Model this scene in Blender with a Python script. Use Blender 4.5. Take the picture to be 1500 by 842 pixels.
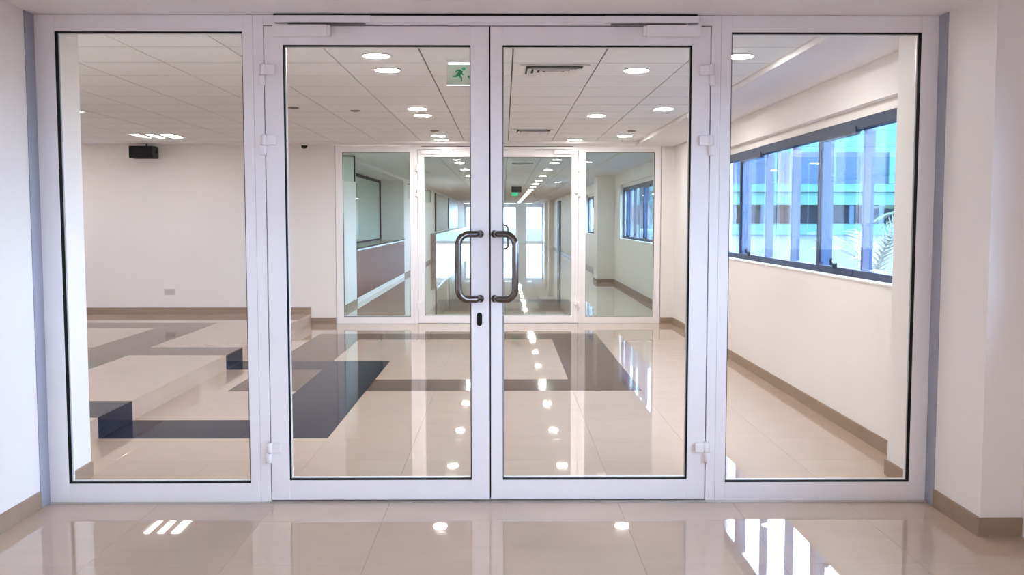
import bpy, bmesh, math, random
from mathutils import Vector
random.seed(7)
S = bpy.context.scene
for _o in list(bpy.data.objects): bpy.data.objects.remove(_o, do_unlink=True)
COL = S.collection

# ------------------------------------------------------------------ camera
CAM_H = 1.4828
cd = bpy.data.cameras.new('camera'); cam = bpy.data.objects.new('camera', cd); COL.objects.link(cam)
cd.sensor_width = 36.0; cd.lens = 36.0*1400/1500
cam.location = (0, 0, CAM_H)
cam.rotation_euler = (math.radians(90)-math.atan(99/1400), 0, -math.atan(12/1400))
cd.clip_start = 0.05; cd.clip_end = 400
S.camera = cam
# ------------------------------------------------------------------ sky and exposure
W = bpy.data.worlds.new('sky'); S.world = W; W.use_nodes = True
bg = W.node_tree.nodes['Background']
bg.inputs['Color'].default_value = (0.95, 0.96, 1.0, 1); bg.inputs['Strength'].default_value = 7.0
S.view_settings.view_transform = 'Standard'; S.view_settings.look = 'None'
S.view_settings.gamma = 1.0; S.view_settings.use_curve_mapping = False
S.view_settings.exposure = 1.5
S.cycles.max_bounces = 14; S.cycles.diffuse_bounces = 6; S.cycles.glossy_bounces = 5
S.cycles.transparent_max_bounces = 40; S.cycles.sample_clamp_indirect = 6.0
S.cycles.caustics_reflective = False; S.cycles.caustics_refractive = False
LAMP = 78.0          # radiance of the downlight diffusers

# ------------------------------------------------------------------ materials
MATS = {}
def nodes(name):
    m = bpy.data.materials.new(name); m.use_nodes = True; MATS[name] = m
    nt = m.node_tree; return m, nt, nt.nodes['Principled BSDF']
def mat(name, col, rough=0.5, metal=0.0, var=0.05, scale=8.0, bump=0.0, bscale=200.0, stretch=(1,1,1), coat=0.0, rnd=0.0, spec=0.5, aniso=0.0):
    m, nt, b = nodes(name); N = nt.nodes; L = nt.links
    b.inputs['Roughness'].default_value = rough; b.inputs['Metallic'].default_value = metal
    b.inputs['Specular IOR Level'].default_value = spec
    if coat: b.inputs['Coat Weight'].default_value = coat; b.inputs['Coat Roughness'].default_value = 0.04
    tc = N.new('ShaderNodeTexCoord'); mp = N.new('ShaderNodeMapping'); mp.inputs['Scale'].default_value = stretch
    L.new(tc.outputs['Object'], mp.inputs['Vector'])
    oi = N.new('ShaderNodeObjectInfo')
    ns = N.new('ShaderNodeTexNoise'); ns.noise_dimensions = '4D'
    ns.inputs['Scale'].default_value = scale; ns.inputs['Detail'].default_value = 5
    L.new(mp.outputs['Vector'], ns.inputs['Vector'])
    ml = N.new('ShaderNodeMath'); ml.operation = 'MULTIPLY'; ml.inputs[1].default_value = 37.0
    L.new(oi.outputs['Random'], ml.inputs[0]); L.new(ml.outputs[0], ns.inputs['W'])
    mr = N.new('ShaderNodeMapRange'); mr.inputs['From Min'].default_value = 0.25; mr.inputs['From Max'].default_value = 0.75
    mr.inputs['To Min'].default_value = 1-var; mr.inputs['To Max'].default_value = 1+var
    L.new(ns.outputs['Fac'], mr.inputs['Value'])
    mr2 = N.new('ShaderNodeMapRange'); mr2.inputs['To Min'].default_value = 1-rnd; mr2.inputs['To Max'].default_value = 1+rnd
    L.new(oi.outputs['Random'], mr2.inputs['Value'])
    mm = N.new('ShaderNodeMath'); mm.operation = 'MULTIPLY'
    L.new(mr.outputs['Result'], mm.inputs[0]); L.new(mr2.outputs['Result'], mm.inputs[1])
    vm = N.new('ShaderNodeVectorMath'); vm.operation = 'SCALE'; vm.inputs[0].default_value = col[:3]
    L.new(mm.outputs[0], vm.inputs['Scale']); L.new(vm.outputs['Vector'], b.inputs['Base Color'])
    if bump:
        n2 = N.new('ShaderNodeTexNoise'); n2.inputs['Scale'].default_value = bscale; n2.inputs['Detail'].default_value = 3
        L.new(tc.outputs['Object'], n2.inputs['Vector'])
        bp = N.new('ShaderNodeBump'); bp.inputs['Strength'].default_value = bump; bp.inputs['Distance'].default_value = 0.002
        L.new(n2.outputs['Fac'], bp.inputs['Height']); L.new(bp.outputs['Normal'], b.inputs['Normal'])
    return m
def emis(name, col, s):
    m, nt, b = nodes(name)
    b.inputs['Base Color'].default_value = (*col, 1); b.inputs['Emission Color'].default_value = (*col, 1)
    b.inputs['Emission Strength'].default_value = s
    return m
def glass(name, tint, refl=1.7, rough=0.0):
    m, nt, b = nodes(name); N = nt.nodes; L = nt.links; N.remove(b)
    out = N['Material Output']
    fr = N.new('ShaderNodeFresnel'); fr.inputs['IOR'].default_value = 1.5
    ge = N.new('ShaderNodeNewGeometry')
    inv = N.new('ShaderNodeMath'); inv.operation = 'SUBTRACT'; inv.inputs[0].default_value = 1.0
    L.new(ge.outputs['Backfacing'], inv.inputs[1])
    k = N.new('ShaderNodeMath'); k.operation = 'MULTIPLY'; L.new(fr.outputs[0], k.inputs[0]); L.new(inv.outputs[0], k.inputs[1])
    k2 = N.new('ShaderNodeMath'); k2.operation = 'MULTIPLY'; k2.use_clamp = True; L.new(k.outputs[0], k2.inputs[0]); k2.inputs[1].default_value = refl
    t = N.new('ShaderNodeBsdfTransparent'); g = N.new('ShaderNodeBsdfGlossy'); g.inputs['Roughness'].default_value = rough
    c = N.new('ShaderNodeMix'); c.data_type = 'RGBA'
    c.inputs['A'].default_value = (*tint, 1); c.inputs['B'].default_value = (1, 1, 1, 1)   # the tint is taken once, at the front face
    L.new(ge.outputs['Backfacing'], c.inputs['Factor']); L.new(c.outputs['Result'], t.inputs['Color'])
    mx = N.new('ShaderNodeMixShader'); L.new(k2.outputs[0], mx.inputs[0]); L.new(t.outputs[0], mx.inputs[1]); L.new(g.outputs[0], mx.inputs[2])
    L.new(mx.outputs[0], out.inputs['Surface'])
    return m
def wood(name, c1, c2, rough=0.45, coat=0.0):
    m, nt, b = nodes(name); N = nt.nodes; L = nt.links
    tc = N.new('ShaderNodeTexCoord'); mp = N.new('ShaderNodeMapping'); mp.inputs['Scale'].default_value = (1, 9, 0.8)
    L.new(tc.outputs['Object'], mp.inputs['Vector'])
    ns = N.new('ShaderNodeTexNoise'); ns.inputs['Scale'].default_value = 3; ns.inputs['Detail'].default_value = 6; ns.inputs['Distortion'].default_value = 0.6
    L.new(mp.outputs['Vector'], ns.inputs['Vector'])
    cr = N.new('ShaderNodeValToRGB'); cr.color_ramp.elements[0].position = 0.3; cr.color_ramp.elements[1].position = 0.7
    cr.color_ramp.elements[0].color = (*c1, 1); cr.color_ramp.elements[1].color = (*c2, 1)
    L.new(ns.outputs['Fac'], cr.inputs['Fac']); L.new(cr.outputs['Color'], b.inputs['Base Color'])
    b.inputs['Roughness'].default_value = rough; b.inputs['Coat Weight'].default_value = coat; b.inputs['Specular IOR Level'].default_value = 0.5 if coat else 0.2; b.inputs['Coat Roughness'].default_value = 0.08
    return m

PAINT   = mat('wall_paint', (0.80, 0.765, 0.74), 0.55, var=0.015, scale=3, bump=0.05, bscale=150)
SOFFIT  = mat('ceiling_paint', (0.79, 0.76, 0.76), 0.6, var=0.012, scale=3)
PANEL   = mat('ceiling_panel_board', (0.80, 0.815, 0.815), 0.8, var=0.03, scale=60, bump=0.25, bscale=260, rnd=0.015)
PLENUM  = mat('ceiling_joint', (0.10, 0.10, 0.11), 0.9)
TEE     = mat('ceiling_tee', (0.55, 0.55, 0.56), 0.6)
FRAME   = mat('white_powder_coat', (0.86, 0.84, 0.85), 0.32, var=0.01, scale=20, bump=0.02, bscale=500)
GREYSTRIP = mat('grey_strip', (0.33, 0.34, 0.40), 0.5, var=0.04)
BLACK   = mat('black_rubber', (0.004, 0.004, 0.005), 0.8, spec=0.1)
BLACKP  = mat('black_plastic', (0.008, 0.008, 0.009), 0.6, spec=0.2)
STEEL   = mat('brushed_steel', (0.145, 0.13, 0.122), 0.17, metal=1.0, var=0.08, scale=120)
ALU     = mat('threshold_aluminium', (0.62, 0.58, 0.55), 0.3, metal=0.8, var=0.04)
SLATE   = mat('slate_blue_aluminium', (0.035, 0.048, 0.095), 0.5, var=0.03, spec=0.25)
FIN     = mat('pale_aluminium_fin', (0.009, 0.045, 0.125), 0.4, var=0.03)
BEIGE   = mat('polished_beige_tile', (0.455, 0.34, 0.265), 0.02, var=0.035, scale=3.5, rnd=0.02, spec=0.62, stretch=(1, 2.2, 1))
BLUE    = mat('polished_blue_granite', (0.008, 0.011, 0.026), 0.07, var=0.25, scale=60, rnd=0.05, spec=0.05)
BROWN   = mat('polished_brown_tile', (0.115, 0.068, 0.05), 0.07, var=0.10, scale=12, rnd=0.05, spec=0.1)
GROUT   = mat('floor_grout', (0.40, 0.32, 0.26), 0.6)
SKIRT   = mat('skirting_tile', (0.31, 0.225, 0.165), 0.5, spec=0.2, var=0.05, scale=10, rnd=0.03)
CLEAR   = glass('clear_glass', (0.965, 0.985, 0.975), 0.65)
GREENISH = glass('green_tinted_glass', (0.80, 0.93, 0.88), 1.1)
TINT    = glass('blue_tinted_glass', (0.50, 0.68, 0.95), 1.2)
LAMPM   = emis('downlight_diffuser', (1.0, 0.965, 0.945), LAMP)
TUBEM   = emis('fluorescent_tube', (1.0, 0.94, 0.93), 8.0)
SIGNLIT = emis('lit_acrylic_edge', (0.95, 1.0, 0.97), 1.6)
PLATE   = glass('exit_sign_acrylic', (0.72, 0.90, 0.80), 1.2)
GREEN   = emis('exit_green', (0.0, 0.16, 0.07), 0.12)
WHITEP  = mat('white_plastic', (0.80, 0.79, 0.77), 0.35, var=0.01)
SOCKET  = mat('off_white_socket_plastic', (0.52, 0.49, 0.48), 0.4, var=0.01)
GREYP   = mat('grey_plastic', (0.20, 0.19, 0.18), 0.5)
WOOD    = wood('red_brown_veneer', (0.095, 0.024, 0.012), (0.20, 0.058, 0.030))
WOODGLOSS = wood('polished_veneer', (0.20, 0.12, 0.09), (0.32, 0.22, 0.17), 0.12, 0.8)
STONE   = mat('counter_stone', (0.30, 0.26, 0.20), 0.2, var=0.1)
OLIVE   = mat('olive_wall_board', (0.33, 0.28, 0.15), 0.5)
DARKGRN = mat('dark_green_board', (0.05, 0.065, 0.05), 0.35)
FACADE  = mat('pale_blue_facade', (0.028, 0.135, 0.135), 0.6, var=0.05, scale=0.3)
FACADE2 = mat('blue_facade', (0.008, 0.043, 0.092), 0.6, var=0.08, scale=0.3)
DARKWIN = mat('dark_window_strip', (0.002, 0.009, 0.018), 0.5, spec=0.05)
PAVE    = mat('blue_grey_paving', (0.006, 0.026, 0.042), 0.8, var=0.1, scale=0.6)
DRYLEAF = mat('dry_palm_leaf', (0.26, 0.26, 0.21), 0.7, var=0.2, scale=6)
PALMGRN = mat('palm_leaf', (0.05, 0.10, 0.05), 0.5, var=0.3, scale=5)
TRUNK   = mat('palm_trunk', (0.20, 0.15, 0.10), 0.9, var=0.3, scale=10, bump=0.6, bscale=30)

# ------------------------------------------------------------------ helpers
WL = {}
class MB:
    def __init__(s): s.v = []; s.f = []; s.sm = []
    def add(s, vs, fs, smooth=False):
        b = len(s.v); s.v += [tuple(p) for p in vs]; s.f += [tuple(i+b for i in f) for f in fs]; s.sm += [smooth]*len(fs); return s
    def box(s, x0, x1, y0, y1, z0, z1):
        v = [(x0,y0,z0),(x1,y0,z0),(x1,y1,z0),(x0,y1,z0),(x0,y0,z1),(x1,y0,z1),(x1,y1,z1),(x0,y1,z1)]
        return s.add(v, [(0,3,2,1),(4,5,6,7),(0,1,5,4),(1,2,6,5),(2,3,7,6),(3,0,4,7)])
    def prism(s, pts, y0, y1):            # outline in x,z (counter-clockwise seen from -y), extruded along y
        n = len(pts); v = [(x,y0,z) for x,z in pts]+[(x,y1,z) for x,z in pts]
        return s.add(v, [tuple(range(n)), tuple(range(2*n-1, n-1, -1))]+[(i,i+n,(i+1)%n+n,(i+1)%n) for i in range(n)])
    def lathe(s, c, prof, axis='z', n=32, smooth=True):   # prof: (radius, height) pairs
        vs = []; fs = []
        for r, h in prof:
            for k in range(n):
                a = 2*math.pi*k/n; p = (r*math.cos(a), r*math.sin(a), h)
                if axis == 'y': p = (p[0], p[2], p[1])
                elif axis == 'x': p = (p[2], p[0], p[1])
                vs.append((c[0]+p[0], c[1]+p[1], c[2]+p[2]))
        m = len(prof)
        for j in range(m-1):
            for k in range(n): fs.append((j*n+k, j*n+(k+1)%n, (j+1)*n+(k+1)%n, (j+1)*n+k))
        s.add(vs, fs, smooth)
        b = len(s.v)-len(vs)
        s.f += [tuple(b+k for k in range(n-1,-1,-1)), tuple(b+(m-1)*n+k for k in range(n))]; s.sm += [False, False]
        return s
    def tube(s, pts, r, n=14, caps=True):
        pts = [Vector(p) for p in pts]; vs = []; fs = []
        t = (pts[1]-pts[0]).normalized(); up = Vector((0,0,1)) if abs(t.z) < 0.9 else Vector((1,0,0))
        a = t.cross(up).normalized()
        for i, p in enumerate(pts):
            t = ((pts[min(i+1,len(pts)-1)]-p).normalized()+(p-pts[max(i-1,0)]).normalized()).normalized()
            a = (a-t*a.dot(t)).normalized(); bb = t.cross(a)
            rr = r[i] if isinstance(r, (list, tuple)) else r
            for k in range(n):
                w = 2*math.pi*k/n; vs.append(p+a*rr*math.cos(w)+bb*rr*math.sin(w))
        m = len(pts)
        for j in range(m-1):
            for k in range(n): fs.append((j*n+k, (j+1)*n+k, (j+1)*n+(k+1)%n, j*n+(k+1)%n))
        s.add(vs, fs, True)
        if caps:
            b = len(s.v)-len(vs)
            s.f += [tuple(b+k for k in range(n)), tuple(b+(m-1)*n+k for k in range(n-1,-1,-1))]; s.sm += [False, False]
        return s
    def build(s, name, m, parent=None, bevel=0.0, label=None):
        xs = [p[0] for p in s.v]; ys = [p[1] for p in s.v]; zs = [p[2] for p in s.v]
        c = Vector(((min(xs)+max(xs))/2, (min(ys)+max(ys))/2, min(zs)))
        me = bpy.data.meshes.new(name); me.from_pydata([Vector(p)-c for p in s.v], [], s.f)
        bm = bmesh.new(); bm.from_mesh(me); bmesh.ops.recalc_face_normals(bm, faces=bm.faces); bm.to_mesh(me); bm.free()
        me.polygons.foreach_set('use_smooth', s.sm); me.materials.append(m); me.update()
        o = bpy.data.objects.new(name, me); COL.objects.link(o)
        put(o, c, parent)
        if bevel:
            md = o.modifiers.new('bevel', 'BEVEL'); md.width = bevel; md.segments = 2; md.limit_method = 'ANGLE'
        if label: o['label'] = label
        return o
def put(o, c, parent=None):
    WL[o] = Vector(c)
    if parent is not None: o.parent = parent; o.location = Vector(c)-WL[parent]
    else: o.location = c
def box(*a): return MB().box(*a)
def empty(name, loc):
    o = bpy.data.objects.new(name, None); COL.objects.link(o); o.empty_display_size = 0.1; put(o, loc); return o
def tag(o, label, cat=None, group=None, kind=None):
    o['label'] = label
    if cat: o['category'] = cat
    if group: o['group'] = group
    if kind: o['kind'] = kind
    return o
def struct(o, label, cat): return tag(o, label, cat, kind='structure')
def copy_tree(src, loc, label):
    d = Vector(loc)-WL[src]
    r = src.copy(); COL.objects.link(r); put(r, WL[src]+d); r['label'] = label
    for ch in list(src.children):
        c = ch.copy(); COL.objects.link(c); put(c, WL[ch]+d, r)
        for g in list(ch.children):
            e = g.copy(); COL.objects.link(e); put(e, WL[g]+d, c)
    return r
_shared = {}
def tile(name, x0, x1, y0, y1, z1, th, m, parent, bev=0.0001):
    key = (name, round(x1-x0,4), round(y1-y0,4), th, m.name)
    c = Vector(((x0+x1)/2, (y0+y1)/2, z1-th))
    if key not in _shared:
        hx, hy = (x1-x0)/2, (y1-y0)/2
        b = MB(); e = bev
        v = [(-hx,-hy,0),(hx,-hy,0),(hx,hy,0),(-hx,hy,0),(-hx,-hy,th-e),(hx,-hy,th-e),(hx,hy,th-e),(-hx,hy,th-e),
             (-hx+e,-hy+e,th),(hx-e,-hy+e,th),(hx-e,hy-e,th),(-hx+e,hy-e,th)]
        b.add(v, [(0,3,2,1),(8,9,10,11)]+[(i,(i+1)%4,(i+1)%4+4,i+4) for i in range(4)]+[(i+4,(i+1)%4+4,(i+1)%4+8,i+8) for i in range(4)])
        me = bpy.data.meshes.new(name); me.from_pydata(b.v, [], b.f); me.materials.append(m); me.update(); _shared[key] = me
    o = bpy.data.objects.new(name, _shared[key]); COL.objects.link(o); put(o, c, parent); return o
def cuts(a, b, origin, step=0.6):
    r = [a]; k = math.ceil((a-origin)/step-1e-6)
    while origin+k*step < b-0.012:
        p = origin+k*step
        if p > a+0.012: r.append(p)
        k += 1
    return r+[b]
def fillet_path(P, rs, n=8):
    P = [Vector(p) for p in P]; out = [P[0]]
    for i in range(1, len(P)-1):
        r = rs[i-1] if isinstance(rs, tuple) else rs
        a = (P[i-1]-P[i]).normalized(); b = (P[i+1]-P[i]).normalized(); ang = a.angle(b)
        d = r/math.tan(ang/2); c = P[i]+(a+b).normalized()*(r/math.sin(ang/2))
        p0 = P[i]+a*d; p1 = P[i]+b*d; u = p0-c; w = p1-c; tot = u.angle(w)
        for k in range(n+1):
            t = k/n; out.append(c+(u*math.sin((1-t)*tot)+w*math.sin(t*tot))/math.sin(tot))
    return out+[P[-1]]

# ------------------------------------------------------------------ main dimensions (metres, camera at the origin looking along +y)
D1, D2 = 4.96, 13.65          # front faces of the two glazed screens
XL, XP, XW = -2.39, 2.235, 2.43   # left wall, right pier face, right window wall
ZC, ZS = 2.565, 2.525         # panel ceiling, plastered soffit
XST, ZST = -2.755, 0.145      # riser of the raised floor, its height
XBL = -6.6                    # far left wall of the raised area
CL, CR, YEND = -2.6, 2.6, 63.0   # corridor walls and its end
YB = -3.2                     # wall behind the camera

# ------------------------------------------------------------------ floors
floor = struct(box(XL-0.6, 3.0, YB, YEND+0.3, -0.08, -0.011).build('floor', GROUT), 'polished beige tiled floor with dark blue and brown inlaid bands', 'floor')
def lower_mat(x, y):
    if (6.43 < y < 7.03 and x < -1.2) or (-1.8 < x < -1.2 and 6.43 < y < 10.03) or (9.43 < y < 10.03 and x < -1.2): return BLUE
    if -2.4 < x < 1.2 and 8.23 < y < 12.43 and not (-1.8 < x < 0.6 and 8.83 < y < 11.83): return BROWN
    if -1.2 < x < 1.2 and 15.4 < y < 17.8 and not (-0.6 < x < 0.6 and 16 < y < 17.2): return BLUE if y > 17.2 else BROWN
    return BEIGE
G = 0.0005
def lay(xa, xb, ya, yb, x0, y0, z, fn, parent, name='floor_tile'):
    X = cuts(xa, xb, x0); Y = cuts(ya, yb, y0)
    for i in range(len(X)-1):
        for j in range(len(Y)-1):
            cx, cy = (X[i]+X[i+1])/2, (Y[j]+Y[j+1])/2
            tile(name, X[i]+G, X[i+1]-G, Y[j]+G, Y[j+1]-G, z, 0.012, fn(cx, cy), parent)
lay(XL, XP, 2.83, D1+0.005, 0.0, 6.43, 0.0, lower_mat, floor)
lay(XST, XW, D1+0.065, D2-0.005, 0.0, 6.43, 0.0, lower_mat, floor)
lay(CL, CR, D2+0.065, 19.63, 0.0, 6.43, 0.0, lower_mat, floor)
def joined_tiles(xa, xb, ya, yb, m, name):
    b = MB(); X = cuts(xa, xb, 0.0); Y = cuts(ya, yb, 6.43)
    for i in range(len(X)-1):
        for j in range(len(Y)-1): b.box(X[i]+G, X[i+1]-G, Y[j]+G, Y[j+1]-G, -0.011, 0.0)
    o = b.build(name, m, floor); o['kind'] = 'stuff'; return o
joined_tiles(XL, XP, YB, 2.83, BEIGE, 'floor_tiles'); joined_tiles(XP, XW+0.001, YB, 4.38, BEIGE, 'floor_tiles')
joined_tiles(CL, CR, 19.63, YEND, BEIGE, 'floor_tiles')
# raised floor on the left
plat = struct(box(XBL, XST-0.012, 5.62, D2, -0.011, ZST-0.012).build('raised_floor', GROUT), 'raised tiled floor on the left with a low stone riser', 'floor step')
def plat_mat(x, y):
    if 6.43 < y < 7.03: return BLUE
    if 9.43 < y < 10.03: return BROWN
    if -4.32 < x < -3.72 and 7.03 < y < 12.43: return BROWN
    if 11.83 < y < 12.43 and x < -3.72: return BROWN
    return BEIGE
lay(XBL, XST, 5.62, D2-0.005, -3.72, 6.43, ZST, plat_mat, plat)
Yr = cuts(5.62, D2-0.005, 6.43)
for a, b in zip(Yr[:-1], Yr[1:]):
    cy = (a+b)/2; m = BLUE if (6.43 < cy < 7.03 or 9.43 < cy < 10.03) else BEIGE
    box(XST-0.011, XST, a+G, b-G, 0.0005, ZST-0.0125).build('riser_tile', m, plat)

# ------------------------------------------------------------------ walls
def wall(name, label, boxes, m=PAINT):
    b = MB()
    for q in boxes: b.box(*q)
    return struct(b.build(name, m), label, 'wall')
ZT = 2.75
wall('wall_left', 'plain white wall running up to the left end of the near glass screen', [(XL-0.35, XL, YB, 5.47, 0, ZT)])
wall('wall_left_return', 'white wall behind the left pier, closing the raised area in front', [(XBL, XL-0.35, 5.3, 5.47, 0, ZT)])
wall('wall_left_rear', 'white side wall at the far left of the raised area', [(XBL-0.2, XBL, 5.3, D2+0.2, 0, ZT)])
wall('wall_rear', 'white wall behind the camera', [(XL-0.35, 2.95, YB-0.2, YB, 0, ZT)])
OZ0, OZ1 = 1.06, 2.265
wall('wall_right_pier', 'white pier at the right end of the near glass screen', [(XP, XW+0.4, 4.38, 5.47, 0, ZT)])
def window_wall(name, label, x, ya, yb, wa, wb):
    wall(name, label, [(x, x+0.16, ya, yb, 0, OZ0), (x, x+0.16, ya, yb, OZ1, ZT), (x, x+0.16, ya, wa, OZ0, OZ1), (x, x+0.16, wb, yb, OZ0, OZ1)])
window_wall('wall_right', 'long white wall with a ribbon window right of the inlaid floor', XW, 5.47, D2, 5.56, 10.85)
window_wall('wall_right_front', 'white window wall right of the camera', XW, YB, 4.38, -2.2, 3.9)
wall('wall_back_left', 'white back wall of the raised area with a skirting of beige tiles', [(XBL, -2.40, D2, D2+0.2, 0, ZT)])
wall('wall_back_right', 'narrow white wall strip right of the far glass screen', [(XP+0.01, XW, D2, D2+0.5, 0, ZT)])
wall('wall_head', 'white wall strip above the near glass screen', [(XL, XP, D1+0.01, D1+0.12, ZS, ZT)])
wall('wall_head_rear', 'white wall strip above the far glass screen', [(-2.40, XP+0.01, D2+0.01, D2+0.12, 2.53, ZT)])
window_wall('wall_right_corridor', 'right corridor wall with a ribbon window beyond the far screen', CR, D2, 22.5, 14.7, 21.4)
wall('wall_right_corridor_pier', 'white pier standing out of the right corridor wall', [(2.2, CR+0.35, 22.5, 23.4, 0, ZT)])
window_wall('wall_right_corridor_middle', 'corridor wall with a second ribbon window past the pier', CR, 23.4, 31.0, 24.2, 30.2)
wall('wall_right_corridor_rear', 'long plain wall on the right of the deep corridor', [(CR, CR+0.35, 31.0, YEND, 0, ZT)])
wall('wall_left_corridor', 'left corridor wall between the far screen and the counter alcove', [(CL-0.75, CL, D2+0.2, 16.9, 0, ZT)])
wall('wall_left_corridor_middle', 'left corridor wall past the counter alcove', [(CL-0.75, CL, 25.0, 33.8, 0, ZT)])
wall('wall_left_alcove', 'white wall at the back of the counter alcove', [(CL-0.75, CL-0.62, 16.9, 25.0, 0, ZT)])
wall('wall_left_alcove_head', 'white wall strip above the counter alcove', [(CL-0.62, CL, 16.9, 25.0, 2.50, ZT)])
wall('wall_left_corridor_rear', 'left wall of the deep corridor above a long counter', [(CL-0.75, CL, 33.8, YEND, 0, ZT)])
# skirting
def skirt(name, segs, h=0.088, z=0.0):
    b = MB()
    for q in segs: b.box(q[0], q[1], q[2], q[3], z, z+h)
    return b
def skirting(name, label, segs, z=0.0, h=0.09):
    root = None
    for q in segs:
        lx = (q[1]-q[0]) > (q[3]-q[2])
        C = cuts(q[0] if lx else q[2], q[1] if lx else q[3], 0.0 if lx else 6.43)
        for a, b in zip(C[:-1], C[1:]):
            bb = box(a+G, b-G, q[2], q[3], z, z+h) if lx else box(q[0], q[1], a+G, b-G, z, z+h)
            if root is None:
                root = empty(name, (a, q[2], z)); struct(root, label, 'skirting')
            bb.build('skirting_tile', SKIRT, root)
T = 0.012
skirting('baseboard_left', 'beige tile skirting along the left wall in front of the glass', [(XL, XL+T, 2.5, 4.85)])
skirting('baseboard_left_return', 'beige tile skirting on the left pier behind the glass', [(XL, XL+T, D1+0.07, 5.47)])
skirting('baseboard_right_pier', 'brown tile skirting around the right pier in front of the glass', [(XP-T, XP, 4.38-T, 4.85), (XP, XW, 4.38-T, 4.38)])
skirting('baseboard_right_return', 'tile skirting on the right pier behind the glass', [(XP-T, XP, D1+0.07, 5.47+T), (XP, XW-T, 5.47, 5.47+T)])
skirting('baseboard_right', 'beige tile skirting below the ribbon window', [(XW-T, XW, 5.47+T, D2-T)])
skirting('baseboard_back_right', 'short tile skirting right of the far screen', [(XP+0.012, XW, D2-T, D2)])
skirting('baseboard_back_left', 'beige tile skirting along the back of the raised area', [(XBL, XST, D2-T, D2)], z=ZST)
skirting('baseboard_back_middle', 'tile skirting between the raised floor and the far screen', [(XST+0.001, -2.402, D2-T, D2)])
skirting('baseboard_right_corridor', 'tile skirting along the right corridor wall', [(CR-T, CR, D2+0.1, 22.5-T), (2.2, CR, 22.5-T, 22.5), (2.2-T, 2.2, 22.5-T, 23.4), (CR-T, CR, 23.4, 31.0)])
skirting('baseboard_left_corridor', 'tile skirting along the left corridor wall', [(CL, CL+T, D2+0.21, 16.9), (CL, CL+T, 25.0, 33.8)])
b = MB(); b.box(CR-T, CR, 31.0, YEND, 0, 0.09)
struct(b.build('baseboard_right_rear', SKIRT), 'dark skirting at the far end of the right corridor wall', 'skirting')
# grey strips on the side walls beside the near screen
struct(box(XL, XL+0.004, 4.86, D1-0.001, 0.0, ZS-0.002).build('trim_1', GREYSTRIP), 'grey vertical strip left of the near glass screen', 'trim')
struct(box(XP-0.004, XP, 4.86, D1-0.001, 0.0, ZS-0.002).build('trim_2', GREYSTRIP), 'grey vertical strip right of the near glass screen', 'trim')

# ------------------------------------------------------------------ ceilings
struct(box(XL, 3.0, YB, D1+0.01, ZS, ZS+0.04).build('ceiling_front', SOFFIT), 'plain plaster ceiling in front of the glass doors', 'ceiling')
ceil = struct(box(XBL, 1.86, D1+0.12, 13.3, ZC+0.012, ZC+0.05).build('ceiling', PLENUM), 'white panel ceiling with dark joints over the inlaid floor', 'ceiling')
def panels(xa, xb, ya, yb, parent, z=ZC):
    X = cuts(xa, xb, 0.06); Y = cuts(ya, yb, 6.70)
    for i in range(len(X)-1):
        for j in range(len(Y)-1):
            tile('ceiling_panel', X[i]+0.005, X[i+1]-0.005, Y[j]+0.002, Y[j+1]-0.002, z+0.0125, 0.0125, PANEL, parent, 0.0)
panels(XBL, 1.86, D1+0.12, 13.3, ceil)
for y in cuts(D1+0.12, 13.3, 6.70)[1:-1]: box(XBL, 1.858, y-0.003, y+0.003, ZC-0.0012, ZC-0.0001).build('cross_tee', TEE, ceil)
cs = struct(MB().box(1.86, XW, D1+0.12, D2, ZS, ZS+0.06).box(XBL, 1.86, 13.3, D2, ZS+0.012, ZS+0.06).build('ceiling_border', SOFFIT), 'plaster border along the window wall and far wall beside the ceiling panels', 'ceiling')
cc = struct(box(CL-0.0, 2.2, D2+0.12, YEND, ZC+0.012, ZC+0.05).build('ceiling_corridor', PLENUM), 'white panel ceiling with two rows of lights over the deep corridor', 'ceiling')
panels(CL, 2.2-0.34, D2+0.12, 19.9, cc)
b = MB()
X = cuts(CL, 1.86, 0.06); Y = cuts(19.9, YEND, 6.70)
for i in range(len(X)-1):
    for j in range(len(Y)-1): b.box(X[i]+0.005, X[i+1]-0.005, Y[j]+0.002, Y[j+1]-0.002, ZC, ZC+0.0125)
o = b.build('ceiling_panels', PANEL, cc); o['kind'] = 'stuff'
struct(box(1.86, CR, D2+0.12, YEND, ZS, ZS+0.06).build('ceiling_corridor_border', SOFFIT), 'plaster strip of ceiling along the right corridor wall', 'ceiling')

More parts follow.
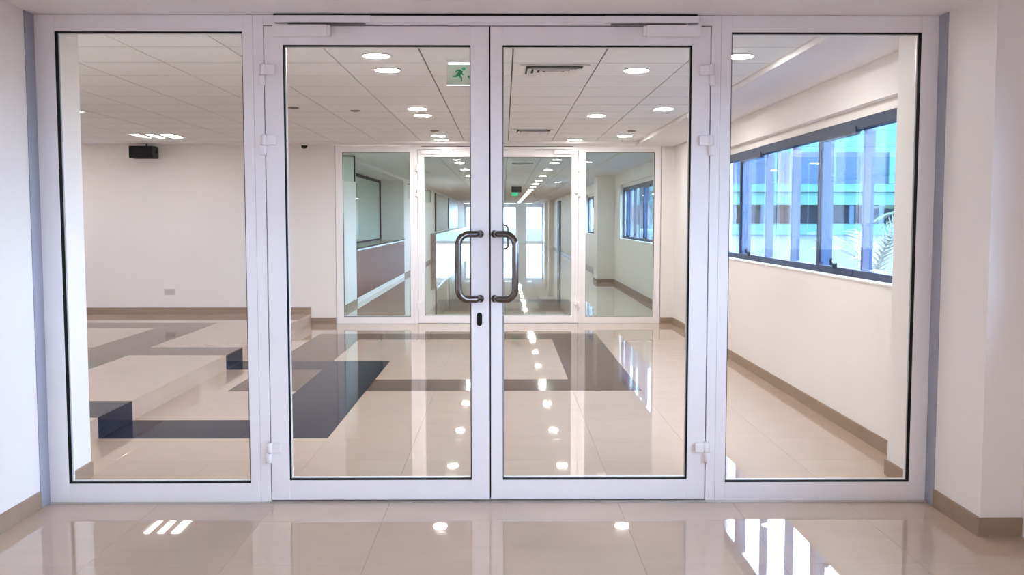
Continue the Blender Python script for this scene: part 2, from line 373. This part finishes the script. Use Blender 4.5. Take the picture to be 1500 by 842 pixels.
# ------------------------------------------------------------------ glazed screens (built twice: same joinery in both)
def rect_ring(b, x0, x1, z0, z1, w, y0, y1):
    b.box(x0, x0+w, y0, y1, z0, z1); b.box(x1-w, x1, y0, y1, z0, z1)
    b.box(x0+w, x1-w, y0, y1, z0, z0+w); b.box(x0+w, x1-w, y0, y1, z1-w, z1); return b
def pane(parent, x0, x1, z0, z1, D, gl):
    # black glazing gasket lines the whole reveal in front of the glass, white beads behind it
    g = MB(); w = 0.004
    rect_ring(g, x0, x1, z0, z1, w, D+0.004, D+0.034).build('gasket', BLACK, parent)
    box(x0+0.002, x1-0.002, D+0.034, D+0.044, z0+0.002, z1-0.002).build('glass_pane', gl, parent)
    rect_ring(MB(), x0+0.001, x1-0.001, z0+0.001, z1-0.001, 0.006, D+0.045, D+0.058).build('glazing_bead', FRAME, parent)
def hinge(parent, x, z, side, D):
    # side +1: the leaf lies to the right of the knuckle
    h = MB().lathe((x, D-0.014, z+0.052), [(0.0165,0),(0.0185,0.002),(0.0185,0.050),(0.0165,0.052)], n=24).build('hinge', FRAME, parent)
    MB().box(min(x, x+side*0.058), max(x, x+side*0.058), D-0.026, D-0.0005, z+0.053, z+0.103).build('hinge_leaf', FRAME, h, bevel=0.003)
    MB().lathe((x-side*0.008, D-0.014, z), [(0.0165,0),(0.0185,0.002),(0.0185,0.049),(0.0165,0.051)], n=24).box(min(x-side*0.008, x-side*0.032), max(x-side*0.008, x-side*0.032), D-0.022, D-0.0005, z+0.003, z+0.048).build('hinge_barrel', FRAME, h)
    MB().lathe((x, D-0.014, z+0.104), [(0.014,0),(0.012,0.004)], n=20).build('hinge_cap', FRAME, h)
def leaf(name, label, x0, x1, gx0, gx1, D, side, gl, key):
    zb, zt, gz0, gz1 = 0.010, 2.468, 0.114, 2.373
    r = empty(name, ((x0+x1)/2, D+0.03, zb)); struct(r, label, 'glass door')
    y0, y1 = D, D+0.06
    box(x0, gx0, y0, y1, zb, zt).build('stile', FRAME, r, bevel=0.0015)
    box(gx1, x1, y0, y1, zb, zt).build('stile', FRAME, r, bevel=0.0015)
    box(gx0, gx1, y0, y1, gz1, zt).build('rail', FRAME, r, bevel=0.0015)
    box(gx0, gx1, y0, y1, zb, gz0).build('rail', FRAME, r, bevel=0.0015)
    pane(r, gx0, gx1, gz0, gz1, D, gl)
    hx = x0-0.002 if side > 0 else x1+0.002
    for z in (2.168, 1.812, 0.212): hinge(r, hx, z, side, D)
    # offset tubular pull handle
    px = -0.122 if side > 0 else -0.048; gxh = -0.232 if side > 0 else 0.058
    P = fillet_path([(px, D+0.001, 1.410), (px-0.02*side, D-0.048, 1.410), (gxh, D-0.085, 1.410), (gxh, D-0.085, 1.074), (px-0.02*side, D-0.048, 1.074), (px, D+0.001, 1.074)], (0.028, 0.055, 0.055, 0.028), 8)
    h = MB().tube(P, 0.0175, 16).build('pull_handle', STEEL, r, label='dark brushed steel tubular pull handle')
    for z in (1.410, 1.074):
        MB().lathe((px, D-0.004, z), [(0.0195,0),(0.0195,0.0035)], axis='y', n=24).build('handle_rose', STEEL, h)
    if key:
        e = MB(); n = 24; pts = []
        for k in range(n):
            a = 2*math.pi*k/n; pts.append((-0.127+0.014*math.cos(a), 0.966+(0.021 if math.sin(a) >= 0 else -0.021)+0.014*math.sin(a)))
        e = MB().prism(pts, D-0.006, D-0.0002).build('keyhole_plate', BLACKP, r, bevel=0.002, label='dark oval keyhole plate')
        MB().lathe((-0.127, D-0.008, 0.975), [(0.009,0),(0.009,0.0018)], axis='y', n=16).build('lock_cylinder', BLACKP, e)
    # door closer body on the leaf, arm up to the slide rail
    if side > 0: bx0, bx1 = -1.168, -0.893
    else: bx0, bx1 = 0.726, 1.003
    cb = MB().box(bx0, bx1, D-0.048, D-0.0005, 2.411, 2.467).build('door_closer', FRAME, r, bevel=0.003, label='white door closer body')
    ex = bx1 if side > 0 else bx0
    box(min(ex, ex+side*0.016), max(ex, ex+side*0.016), D-0.044, D-0.0005, 2.414, 2.464).build('closer_end_cap', FRAME, cb, bevel=0.002)
    sx = bx0+0.075 if side > 0 else bx1-0.075
    MB().lathe((sx, D-0.026, 2.467), [(0.010,0),(0.010,0.009)], n=16).build('closer_spindle', FRAME, cb)
    ax = -0.70 if side > 0 else 0.545
    box(min(sx, ax), max(sx, ax), D-0.036, D-0.016, 2.4695, 2.4745).build('closer_arm', STEEL, cb)
    return r
def screen(D, near):
    gl = CLEAR if near else GREENISH
    w = 'near' if near else 'far'
    f = empty('glazed_screen_frame', (-0.08, D+0.03, 0)); tag(f, 'white aluminium frame holding the %s pair of glass doors' % w, 'door frame')
    y0, y1 = D, D+0.06; zt = 2.523
    X = [(-2.388, -2.287), (-1.333, -1.227), (1.065, 1.168), (2.145, 2.233)]
    for a, b_ in X: box(a, b_, y0, y1, 0.0, zt).build('post', FRAME, f, bevel=0.0015)
    box(-1.227, 1.065, y0, y1, 2.473, zt).build('head', FRAME, f, bevel=0.001)
    for a, b_ in ((-2.287, -1.333), (1.168, 2.145)):
        box(a, b_, y0, y1, 2.440, zt).build('rail', FRAME, f, bevel=0.001); box(a, b_, y0, y1, 0.0, 0.098).build('rail', FRAME, f, bevel=0.001)
    for x in (-1.279, 1.114): box(x-0.0006, x+0.0006, D-0.0006, D, 0.0, zt).build('post_joint', GREYSTRIP, f)
    # black seals behind the gaps of the leaves
    MB().box(-1.2269, -1.2215, D+0.03, D+0.05, 0.01, 2.473).box(1.0595, 1.0649, D+0.03, D+0.05, 0.01, 2.473).box(-1.2215, 1.0595, D+0.03, D+0.05, 2.4681, 2.4729).box(-0.0748, -0.0682, D+0.03, D+0.05, 0.01, 2.468).build('rebate_seal', BLACK, f)
    # slide rails of the closers and the cover between them
    box(-1.160, -0.672, D-0.040, D-0.0005, 2.480, 2.514).build('slide_rail', FRAME, f, bevel=0.002)
    box(0.512, 0.992, D-0.040, D-0.0005, 2.480, 2.514).build('slide_rail', FRAME, f, bevel=0.002)
    box(-0.672, 0.512, D-0.034, D-0.0005, 2.482, 2.513).build('rail_cover', FRAME, f, bevel=0.001)
    box(-1.165, 0.985, D-0.030, D-0.0005, 2.515, 2.5225).build('rail_shadow_strip', BLACKP, f)  # black strip standing in for the shadow above the rails
    leaf('door_1' if near else 'door_3', 'left leaf of the %s white-framed glass double door%s' % (w, ', with the keyhole' if near else ''), -1.222, -0.075, -1.128, -0.170, D, 1, gl, near)
    leaf('door_2' if near else 'door_4', 'right leaf of the %s white-framed glass double door' % w, -0.068, 1.060, -0.006, 0.966, D, -1, gl, False)
    a = empty('window_1' if near else 'window_3', (-1.81, D+0.03, 0.098)); struct(a, 'fixed glass sidelight left of the %s double door' % w, 'window')
    pane(a, -2.287, -1.333, 0.098, 2.440, D, gl)
    a = empty('window_2' if near else 'window_4', (1.656, D+0.03, 0.098)); struct(a, 'fixed glass sidelight right of the %s double door' % w, 'window')
    pane(a, 1.168, 2.145, 0.098, 2.440, D, gl)
    t = MB().box(-2.388, 2.233, D-0.004, D+0.064, -0.008, 0.004).box(-2.388, 2.233, D-0.055, D-0.045, -0.008, 0.003)
    t = box(-1.227, 1.065, D-0.002, D+0.064, -0.008, 0.005)
    o = t.build('threshold', ALU); struct(o, 'metal threshold strip under the %s double door' % w, 'threshold')
    return f
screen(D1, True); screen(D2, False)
fl_strip = MB().box(-2.38, -1.227, D1-0.03, D1-0.012, 0.0, 0.0025).box(-1.227, 1.065, D1-0.03, D1-0.012, 0.0, 0.0025).box(1.065, 2.225, D1-0.03, D1-0.012, 0.0, 0.0025).build('floor_strip', ALU)
struct(fl_strip, 'thin pale metal strip in the floor before the near screen', 'trim')

# ------------------------------------------------------------------ ribbon windows
def ribbon(name, label, x, ya, yb, first, handles=True):
    xi = x+0.07; r = empty(name, (xi, (ya+yb)/2, OZ0)); struct(r, label, 'window')
    z0, z1 = 1.075, 2.195
    box(xi-0.004, xi+0.09, ya+0.004, yb-0.004, z1, OZ1-0.001).build('lintel_board', PAINT, r)
    box(x-0.010, xi+0.09, ya+0.004, yb-0.004, OZ0+0.001, z0).build('sill', WHITEP, r, bevel=0.002)
    box(xi, xi+0.08, ya+0.004, yb-0.004, z1-0.075, z1).build('frame_head', SLATE, r, bevel=0.002)
    box(xi, xi+0.08, ya+0.004, yb-0.004, z0, z0+0.05).build('frame_sill', SLATE, r, bevel=0.002)
    box(xi, xi+0.03, ya+0.004, ya+0.05, z0+0.05, z1-0.075).build('frame_jamb', SLATE, r)
    box(xi, xi+0.03, yb-0.05, yb-0.004, z0+0.05, z1-0.075).build('frame_jamb', SLATE, r)
    step = 0.84; ys = []; y = first
    while y-step > ya+0.15: y -= step
    while y < yb-0.15: ys.append(y); y += step
    edges = [ya+0.05]+ys+[yb-0.05]
    for a, b_ in zip(edges[:-1], edges[1:]):
        box(xi+0.035, xi+0.043, a+0.002 if a > ya+0.06 else ya+0.006, b_-0.002 if b_ < yb-0.06 else yb-0.006, z0+0.05, z1-0.075).build('glass_pane', TINT, r)
    for y in ys:
        k = round((y-first)/step)
        box(xi+0.046, xi+0.118, y, y+0.035, z0+0.05, z1-0.075).build('mullion', FIN, r)
        if k % 3 == 0:
            box(xi-0.004, xi+0.034, y-0.045, y+0.012, z0+0.02, z1-0.05).build('mullion', SLATE, r, bevel=0.002)
            # opening sash on the far side of the frame, with its handle on the bottom rail
            sa, sb = y-0.045-0.80+0.06, y-0.045
            sh = MB().box(xi-0.005, xi+0.03, sa, sb, z0+0.012, z0+0.054).box(xi-0.006, xi+0.03, sa, sb, z1-0.105, z1-0.05)
            s = sh.build('sash', SLATE, r)
            box(xi+0.004, xi+0.030, sb-0.034, sb-0.001, z0+0.075, z1-0.105).build('sash_stile', FIN, s)
            if handles:
                hy = sa+0.33
                MB().box(xi-0.03, xi-0.006, hy-0.02, hy+0.02, z0+0.045, z0+0.085).tube([(xi-0.036, hy, z0+0.07), (xi-0.05, hy, z0+0.10), (xi-0.055, hy-0.03, z0+0.115)], 0.010, 10).box(xi-0.05, xi-0.03, hy-0.06, hy+0.02, z0+0.068, z0+0.086).build('sash_handle', BLACKP, s)
    return r
ribbon('window_5', 'blue-tinted ribbon window in the white wall right of the inlaid floor', XW, 5.56, 10.85, 7.60)
ribbon('window_6', 'ribbon window in the wall right of the camera', XW, -2.2, 3.9, 2.0, False)
ribbon('window_7', 'blue ribbon window in the corridor beyond the far screen, before the pier', CR, 14.7, 21.4, 18.3)
ribbon('window_8', 'narrow-looking blue window in the corridor, past the white pier', CR, 24.2, 30.2, 26.0)

# ------------------------------------------------------------------ downlights
ORD = ['nearest', 'second', 'third', 'fourth', 'fifth', 'sixth', 'seventh', 'eighth', 'ninth', 'tenth', 'eleventh', 'twelfth', 'thirteenth', 'fourteenth', 'fifteenth', 'sixteenth', 'seventeenth']
def make_downlight(x, y, z):
    r = empty('downlight', (x, y, z))
    MB().lathe((x, y, z-0.007), [(0.094,0.007),(0.100,0.001),(0.098,0.0),(0.088,0.0),(0.086,0.003),(0.086,0.0069)], n=40).build('trim_ring', WHITEP, r)
    MB().lathe((x, y, z-0.010), [(0.078,0.0),(0.0855,0.002),(0.0855,0.0028)], n=40).build('diffuser', LAMPM, r)
    return r
dl = make_downlight(-0.84, 6.40, ZC)
tag(dl, 'round ceiling light nearest the glass doors in the left pair row', 'ceiling light', 'round downlights over the inlaid floor')
rows = [(-0.84, (6.40, 9.40, 12.40), 'left row, front of a pair'), (-0.84, (7.0, 10.0, 13.0), 'left row, rear of a pair'),
        (0.96, (7.0, 10.0, 13.0), 'row beside the air vents'), (1.56, (6.40, 9.40, 12.40), 'rightmost row')]
for x, yy, t in rows:
    for k, y in enumerate(yy):
        lab = 'lit downlight, %s from the near doors, %s' % (['nearest', 'second', 'third'][k], t)
        if (x, y) == (-0.84, 6.40): dl['label'] = lab
        else: copy_tree(dl, (x, y, ZC), lab)
g = 'round downlights along the deep corridor'
for x, s in ((-0.84, 'left'), (0.96, 'right')):
    for k in range(17):
        c = copy_tree(dl, (x, 15.5+2.7*k, ZC), '%s lit downlight beyond the far screen in the corridor\'s %s row' % (ORD[k], s)); c['group'] = g
g = 'unseen fill lights in front of the glass doors'  # lamps added out of view to brighten this side of the doors
for k, y in enumerate((0.87, 0.29, -2.02)):
    for x in (-0.81, 0.925 if k == 1 else 1.50):
        c = copy_tree(dl, (x, y, ZS), '%s added unseen fill light before the near glass doors in the plain ceiling, %s row' % (ORD[k], 'left' if x < 0 else 'right')); c['group'] = g
# louvred fluorescent luminaires over the raised area
def luminaire(x, y, label):
    r = empty('fluorescent_luminaire', (x, y, ZC)); tag(r, label, 'ceiling light', 'square fluorescent lights over the raised floor')
    rect = MB(); h = 0.29; z0 = ZC-0.012
    rect.box(x-h, x+h, y-h, y-h+0.02, z0, ZC-0.0005).box(x-h, x+h, y+h-0.02, y+h, z0, ZC-0.0005).box(x-h, x-h+0.02, y-h+0.02, y+h-0.02, z0, ZC-0.0005).box(x+h-0.02, x+h, y-h+0.02, y+h-0.02, z0, ZC-0.0005)
    rect.build('housing', WHITEP, r)
    for k in range(3):
        cx = x-0.18+0.18*k
        box(cx-0.042, cx+0.042, y-h+0.021, y+h-0.021, ZC-0.006, ZC-0.001).build('tube_diffuser', TUBEM, r)
    for k in range(2):
        cx = x-0.09+0.18*k
        box(cx-0.047, cx+0.047, y-h+0.021, y+h-0.021, ZC-0.020, ZC-0.001).build('louvre', WHITEP, r)
luminaire(-4.44, 12.4, 'square fluorescent ceiling light above the black speaker')
luminaire(-4.44, 9.4, 'square fluorescent ceiling light just showing at the left pier edge')
luminaire(-4.44, 7.0, 'square fluorescent ceiling light over the raised floor near the glass')
for k, (x, y) in enumerate(((-6.24, 12.4), (-6.24, 10.0), (-5.64, 8.2), (-3.84, 6.4))):  # extra lights added out of sight to brighten the back wall
    luminaire(x, y, '%s added fill light from the back wall, hidden behind the left pier' % ['nearest', 'second', 'third', 'fourth'][k])
# ------------------------------------------------------------------ air diffusers
def vent(x, y, label):
    r = empty('air_vent', (x, y, ZC)); tag(r, label, 'air vent', 'square ceiling vents')
    box(x-0.20, x+0.20, y-0.20, y+0.20, ZC-0.003, ZC-0.0005).build('backing', BLACKP, r)
    hs = [(0.245, 0.205), (0.192, 0.160), (0.148, 0.118), (0.106, 0.078)]
    for i, (ho, hi) in enumerate(hs):
        v = []; z1 = ZC-0.004; z0 = ZC-(0.008 if i == 0 else 0.026)
        zo, zi = (z0, z1) if i == 0 else (z0, z1)
        for hh, zz in ((ho, zo), (hi, zi)):
            v += [(x-hh, y-hh, zz), (x+hh, y-hh, zz), (x+hh, y+hh, zz), (x-hh, y+hh, zz)]
        v += [(p[0], p[1], p[2]+0.003) for p in v]
        fs = []
        for k in range(4):
            n = (k+1) % 4
            fs += [(k, n, n+4, k+4), (k+8, k+12, n+12, n+8), (k, k+8, n+8, n), (k+4, n+4, n+12, k+12)]
        MB().add(v, fs).build('outer_frame' if i == 0 else 'louvre_ring', WHITEP, r)
    box(x-0.06, x+0.06, y-0.06, y+0.06, ZC-0.024, ZC-0.012).build('centre_plate', WHITEP, r)
vent(0.36, 7.0, 'square white ceiling air vent nearest the glass doors')
vent(0.36, 11.8, 'farther square air vent in the ceiling before the far screen')
vent(0.36, 18.4, 'air vent in the corridor ceiling beyond the far screen')
# small ceiling devices
def detector(x, y, label):
    r = empty('smoke_detector', (x, y, ZC)); tag(r, label, 'smoke detector', 'small round ceiling devices')
    MB().lathe((x, y, ZC-0.009), [(0.046,0),(0.052,0.004),(0.052,0.0088)], n=24).build('base', GREYP, r)
    MB().lathe((x, y, ZC-0.016), [(0.012,0),(0.026,0.003),(0.030,0.0068)], n=20).build('sensor_cap', GREYP, r)
detector(-2.03, 9.34, 'small dark ceiling device left of the two, near the left door hinge')
detector(-1.47, 9.58, 'small dark ceiling device right of the two, in the left pane')
detector(-0.84, 11.75, 'small ceiling device beside the left row of lights, far end')
detector(1.56, 11.75, 'small ceiling device before the third light in the rightmost row')

# ------------------------------------------------------------------ exit sign (edge-lit acrylic plate hanging from the ceiling)
YE = 6.62
ex = empty('exit_sign', (-0.21, YE, 2.435)); tag(ex, 'edge-lit exit sign with a green running figure, hanging from the ceiling', 'exit sign')
box(-0.388, -0.03, YE-0.035, YE+0.035, 2.549, 2.5649).build('housing', WHITEP, ex, bevel=0.003)
box(-0.375, -0.045, YE-0.012, YE+0.012, 2.543, 2.549).build('light_slot', SIGNLIT, ex)
pl = box(-0.388, -0.03, YE-0.003, YE+0.003, 2.402, 2.543).build('acrylic_plate', PLATE, ex)
box(-0.388, -0.03, YE-0.004, YE+0.004, 2.400, 2.402).build('lit_edge', SIGNLIT, ex)
fx, fz, fs_ = -0.388, 2.534, 0.00476/14.03   # zoom pixels of the figure to metres
def P_(u, v): return (fx+(u-365)*fs_, fz-(v-235)*fs_)
def poly(pts, name, y=YE-0.0045):
    q = [P_(*p) for p in pts]
    a = sum(q[i][0]*q[(i+1) % len(q)][1]-q[(i+1) % len(q)][0]*q[i][1] for i in range(len(q)))
    if a < 0: q.reverse()
    return MB().prism(q, y, YE-0.0031)
def limb(p0, p1, w0, w1):
    dx, dy = p1[0]-p0[0], p1[1]-p0[1]; L_ = math.hypot(dx, dy); nx, ny = -dy/L_, dx/L_
    return [(p0[0]+nx*w0, p0[1]+ny*w0), (p1[0]+nx*w1, p1[1]+ny*w1), (p1[0]-nx*w1, p1[1]-ny*w1), (p0[0]-nx*w0, p0[1]-ny*w0)]
fig = MB()
for pts in ([(700+36*math.cos(k*math.pi/8), 305+34*math.sin(k*math.pi/8)) for k in range(16)],
            limb((655,335), (600,420), 42, 38), limb((640,330), (570,335), 16, 14), limb((575,332), (540,370), 14, 12),
            limb((655,345), (665,400), 15, 13), limb((662,395), (690,430), 13, 11), limb((600,410), (555,455), 34, 18), limb((565,450), (485,455), 18, 12),
            limb((610,420), (655,480), 28, 18), limb((655,470), (658,555), 18, 12)):
    m_ = poly(pts, 'x'); fig.add(m_.v, m_.f)
fig.build('running_figure', GREEN, pl)
ar = MB()
for pts in ([(770,450), (960,450), (865,560)], [(835,330), (895,330), (895,452), (835,452)]):
    m_ = poly(pts, 'x'); ar.add(m_.v, m_.f)
ar.build('down_arrow', GREEN, pl)

# ------------------------------------------------------------------ things on the back wall of the raised area
sp = empty('wall_speaker', (-4.98, D2-0.24, 2.33)); tag(sp, 'black box speaker hanging high on the back wall at the left', 'speaker')
box(-5.16, -4.83, D2-0.36, D2-0.13, 2.333, 2.50).build('cabinet', BLACKP, sp, bevel=0.008)
box(-5.15, -4.84, D2-0.364, D2-0.359, 2.345, 2.49).build('grille', BLACK, sp)
MB().tube([(-4.97, D2-0.2, 2.499), (-4.97, D2-0.2, 2.536)], 0.012, 10).build('ceiling_stem', BLACKP, sp)
MB().lathe((-4.829, D2-0.22, 2.42), [(0.02,0),(0.03,0.012),(0.03,0.02)], axis='x', n=16).build('bracket_knob', BLACKP, sp)
so = empty('wall_socket', (-4.77, D2-0.01, 0.41)); tag(so, 'white double socket low on the back wall', 'socket')
box(-4.845, -4.695, D2-0.012, D2-0.0003, 0.415, 0.50).build('face_plate', SOCKET, so, bevel=0.003)
for x in (-4.807, -4.733):
    MB().box(x-0.028, x+0.028, D2-0.0145, D2-0.012, 0.432, 0.484).build('socket_module', SOCKET, so, bevel=0.001)
    for dx in (-0.009, 0.009): box(x+dx-0.0025, x+dx+0.0025, D2-0.0149, D2-0.0143, 0.455, 0.461).build('socket_hole', BLACKP, so)
cm = empty('dome_camera', (-2.78, 13.45, 2.47)); tag(cm, 'tiny dark dome camera under the ceiling border above the step', 'camera')
MB().lathe((-2.78, 13.45, 2.515), [(0.055,0),(0.06,0.004),(0.06,0.0215)], n=24).build('base', WHITEP, cm)
MB().lathe((-2.78, 13.45, 2.472), [(0.005,0),(0.025,0.008),(0.04,0.025),(0.045,0.043)], n=24).build('dome', BLACKP, cm)

# ------------------------------------------------------------------ corridor: counter alcove on the left
ct = empty('reception_counter', (CL, 20.95, 0)); tag(ct, 'red-brown wood-fronted counter in the alcove on the left of the corridor', 'counter')
for k in range(9):
    a = 16.91+0.8975*k; box(CL-0.018, CL+0.004, a+0.003, a+0.895, 0.10, 0.93).build('front_panel', WOOD, ct)
box(CL-0.57, CL-0.019, 16.915, 24.985, 0.0, 0.93).build('carcass', WHITEP, ct)
box(CL-0.018, CL+0.002, 16.91, 24.99, 0.0, 0.097).build('plinth', WHITEP, ct)
box(CL-0.57, CL+0.012, 16.91, 24.99, 0.931, 0.965).build('worktop', STONE, ct, bevel=0.003)
box(CL-0.002, CL+0.014, 16.91, 24.99, 0.966, 0.985).build('edge_strip', BLACKP, ct)
pw = empty('window_9', (CL-0.60, 20.9, 0.967)); struct(pw, 'dark-framed glass panel along the back of the counter alcove', 'window')
yA, yB, zA, zB = 16.93, 24.9, 0.97, 2.49
xg = CL-0.60
MB().box(xg-0.015, xg+0.02, yA, yB, zA, zA+0.04).box(xg-0.015, xg+0.02, yA, yB, zB-0.06, zB).box(xg-0.015, xg+0.02, yA, yA+0.05, zA+0.04, zB-0.06).box(xg-0.015, xg+0.02, yB-0.08, yB, zA+0.04, zB-0.06).build('frame', BLACKP, pw)
box(xg-0.004, xg+0.004, yA+0.05, yB-0.08, zA+0.04, zB-0.06).build('glass_pane', GREENISH, pw)
def blade(y, z0, z1, label, dx=0.34):
    r = empty('projecting_sign', (CL, y, z0)); tag(r, label, 'sign', 'blank glass signs standing out from the corridor wall')
    MB().box(CL, CL+dx, y-0.01, y+0.01, z1-0.02, z1).box(CL+dx-0.02, CL+dx, y-0.01, y+0.01, z0, z1-0.02).build('dark_frame', BLACKP, r)
    box(CL, CL+dx-0.02, y-0.003, y+0.003, z0, z1-0.02).build('sign_plate', GREENISH, r)
blade(15.1, 2.08, 2.49, 'blank glass sign with a dark edge just beyond the far left sidelight', 0.27)
blade(25.9, 2.05, 2.45, 'smaller blank glass sign past the counter alcove', 0.2)
blade(31.5, 2.05, 2.45, 'blank glass sign deep in the corridor seen through the far left door', 0.2)
cl2 = empty('long_counter', (CL, 48.0, 0)); tag(cl2, 'long low counter along the left wall at the deep end of the corridor', 'counter')
for k in range(26):
    a = 34.0+1.1*k; box(CL+0.001, CL+0.20, a+0.002, a+1.098, 0.0, 0.96).build('front_panel', WOODGLOSS, cl2)
box(CL+0.001, CL+0.23, 34.0, 62.6, 0.961, 1.0).build('worktop', STONE, cl2)
for nm, a, b_, m, lab, cat in (('wall_board', 36.3, 43.5, OLIVE, 'olive board with a black edge above the long counter', 'wall board'), ('wall_board', 44.8, 53.5, DARKGRN, 'dark green board above the long counter, nearer the corridor end', 'wall board')):
    r = empty(nm, (CL, (a+b_)/2, 1.05)); tag(r, lab, cat)
    box(CL+0.001, CL+0.03, a, b_, 1.05, 2.50).build('board', m, r); box(CL+0.001, CL+0.05, a-0.15, a, 1.05, 2.50).build('edge', BLACKP, r)
# right side of the deep corridor
d5 = empty('door_5', (CR, 44.5, 0)); struct(d5, 'tall black door in the right corridor wall', 'door')
box(CR-0.06, CR, 43.6, 45.4, 0.0, 2.35).build('door_leaf', BLACKP, d5); box(CR-0.09, CR-0.06, 43.75, 43.85, 0.9, 1.3).build('door_handle', STEEL, d5)
for k, y in enumerate((50.0, 55.0)):
    wall('wall_right_deep_pilaster_%d' % (k+1), '%s white pilaster on the right wall at the deep end of the corridor' % ('nearer' if k == 0 else 'farther'), [(2.35, CR, y, y+0.8, 0, ZS)])
# hanging black sign and its exit light
hs_ = empty('hanging_sign', (0.40, 30.5, 2.2)); tag(hs_, 'black box sign with a green exit light under it, hanging deep in the corridor', 'sign')
box(0.24, 0.56, 30.4, 30.6, 2.36, 2.53).build('black_box', BLACKP, hs_, bevel=0.005)
for x in (0.28, 0.52): MB().tube([(x, 30.5, 2.5301), (x, 30.5, ZC)], 0.006, 8).build('hanger', BLACKP, hs_)
box(0.25, 0.45, 30.48, 30.5, 2.24, 2.355).build('exit_panel', emis('exit_panel_green', (0.03, 0.4, 0.2), 0.4), hs_)
# glazed end of the corridor
en = empty('door_6', (0, YEND, 0)); struct(en, 'bright glazed doors closing the far end of the corridor', 'glass door')
for a, b_ in ((-2.6, -2.45), (-0.9, -0.8), (0.75, 0.85), (1.40, 1.50), (2.48, 2.6)): box(a, b_, YEND, YEND+0.08, 0, 2.56).build('post', FRAME, en)
box(-2.6, 2.6, YEND+0.001, YEND+0.079, 2.30, 2.56).build('head', FRAME, en)
box(-2.6, 2.6, YEND+0.001, YEND+0.079, 0.0, 0.12).build('bottom_rail', FRAME, en)
for a, b_ in ((-2.45, -0.9), (-0.8, 0.75), (1.50, 2.48)): box(a, b_, YEND+0.03, YEND+0.04, 0.12, 2.30).build('glass_pane', TINT, en)
pi_ = wall('wall_end_pillar', 'grey pillar between the bright doors at the corridor end', [(0.80, 1.45, YEND-0.6, YEND-0.02, 0, 2.56)])

# ------------------------------------------------------------------ outdoors
struct(MB().box(2.60, 160, -40, 170, -0.5, -0.06).box(-60, 2.60, YEND+0.31, 170, -0.5, -0.06).build('ground', PAVE), 'pale paving outside the ribbon windows', 'ground')
fb = empty('opposite_building', (45, 101, -0.06)); tag(fb, 'pale building with dark window bands seen through the blue window', 'building')
Y0 = 100.0
def band(z0, z1, m, name, dy=0.0): box(14, 95, Y0+dy, Y0+12, z0, z1).build(name, m, fb)
band(-0.06, 1.05, FACADE, 'plinth_band'); band(1.06, 3.05, DARKWIN, 'window_band', 0.4); band(3.06, 4.4, FACADE, 'spandrel_band')
band(4.41, 5.2, FACADE, 'parapet_band', -0.3); band(5.21, 8.55, FACADE2, 'wall_band', 0.2); band(8.56, 14.5, FACADE, 'sky_infill_band', 1.5)  # topmost band is added to stand in for the cyan low sky
for k in range(26):
    x = 14.5+3.1*k; box(x, x+0.5, Y0+0.1, Y0+0.42, 1.06, 3.05).build('pier', FACADE2, fb)
    if k % 2 == 0: box(x+0.9, x+1.5, Y0-0.1, Y0+0.22, 5.25, 8.5).build('wall_rib', FACADE, fb)
# palms outside the window
def frond(b, base, az, el, length, width, droop, n=7, leaflets=True):
    d = Vector((math.cos(az)*math.cos(el), math.sin(az)*math.cos(el), math.sin(el))); p = Vector(base); pts = [p.copy()]
    for k in range(n):
        d = (d+Vector((0,0,-droop/n))).normalized(); p = p+d*(length/n); pts.append(p.copy())
    b.tube(pts, [0.012*(1-0.8*i/n) for i in range(n+1)], 5)
    side = d.cross(Vector((0,0,1))).normalized()
    for i in range(1, n+1):
        for f_ in (0.0, 0.5):
            q = pts[i-1].lerp(pts[i], f_+0.25); w = width*math.sin(math.pi*min(0.98, (i-0.5+f_)/(n+0.6)))**0.6
            for s in (-1, 1):
                dirv = ((pts[i]-pts[i-1]).normalized()*0.9+side*s*0.7+Vector((0,0,-0.25))).normalized(); t = q+dirv*w; nrm = dirv.cross(side).normalized()*0.004; wv = dirv.cross(nrm).normalized()*0.018
                b.add([q-wv, q+wv, t, q-wv+nrm, q+wv+nrm, t+nrm], [(0,1,2),(5,4,3),(0,3,4,1),(1,4,5,2),(2,5,3,0)])
def palm(x, y, h, label, fr, dry, seed):
    rr = random.Random(seed); r = empty('palm_plant', (x, y, -0.06)); tag(r, label, 'palm', 'palms outside the window')
    MB().tube([(x, y, -0.06), (x+0.02, y, h*0.5), (x, y, h)], [0.14, 0.11, 0.10], 12).build('trunk', TRUNK, r)
    for k in range(fr):
        b = MB(); az = 2*math.pi*k/fr+rr.uniform(-0.2, 0.2); el = rr.uniform(0.3, 1.35)
        frond(b, (x, y, h-0.03), az, el, rr.uniform(0.8, 1.15), 0.26, rr.uniform(0.5, 1.6)); b.build('frond', PALMGRN if not dry else DRYLEAF, r)
    return r
palm(4.65, 11.9, 0.75, 'pale dry palm close outside the blue window', 16, True, 3)
palm(6.9, 15.6, 1.6, 'green palm with long arching fronds at the near end of the blue window', 14, False, 5)
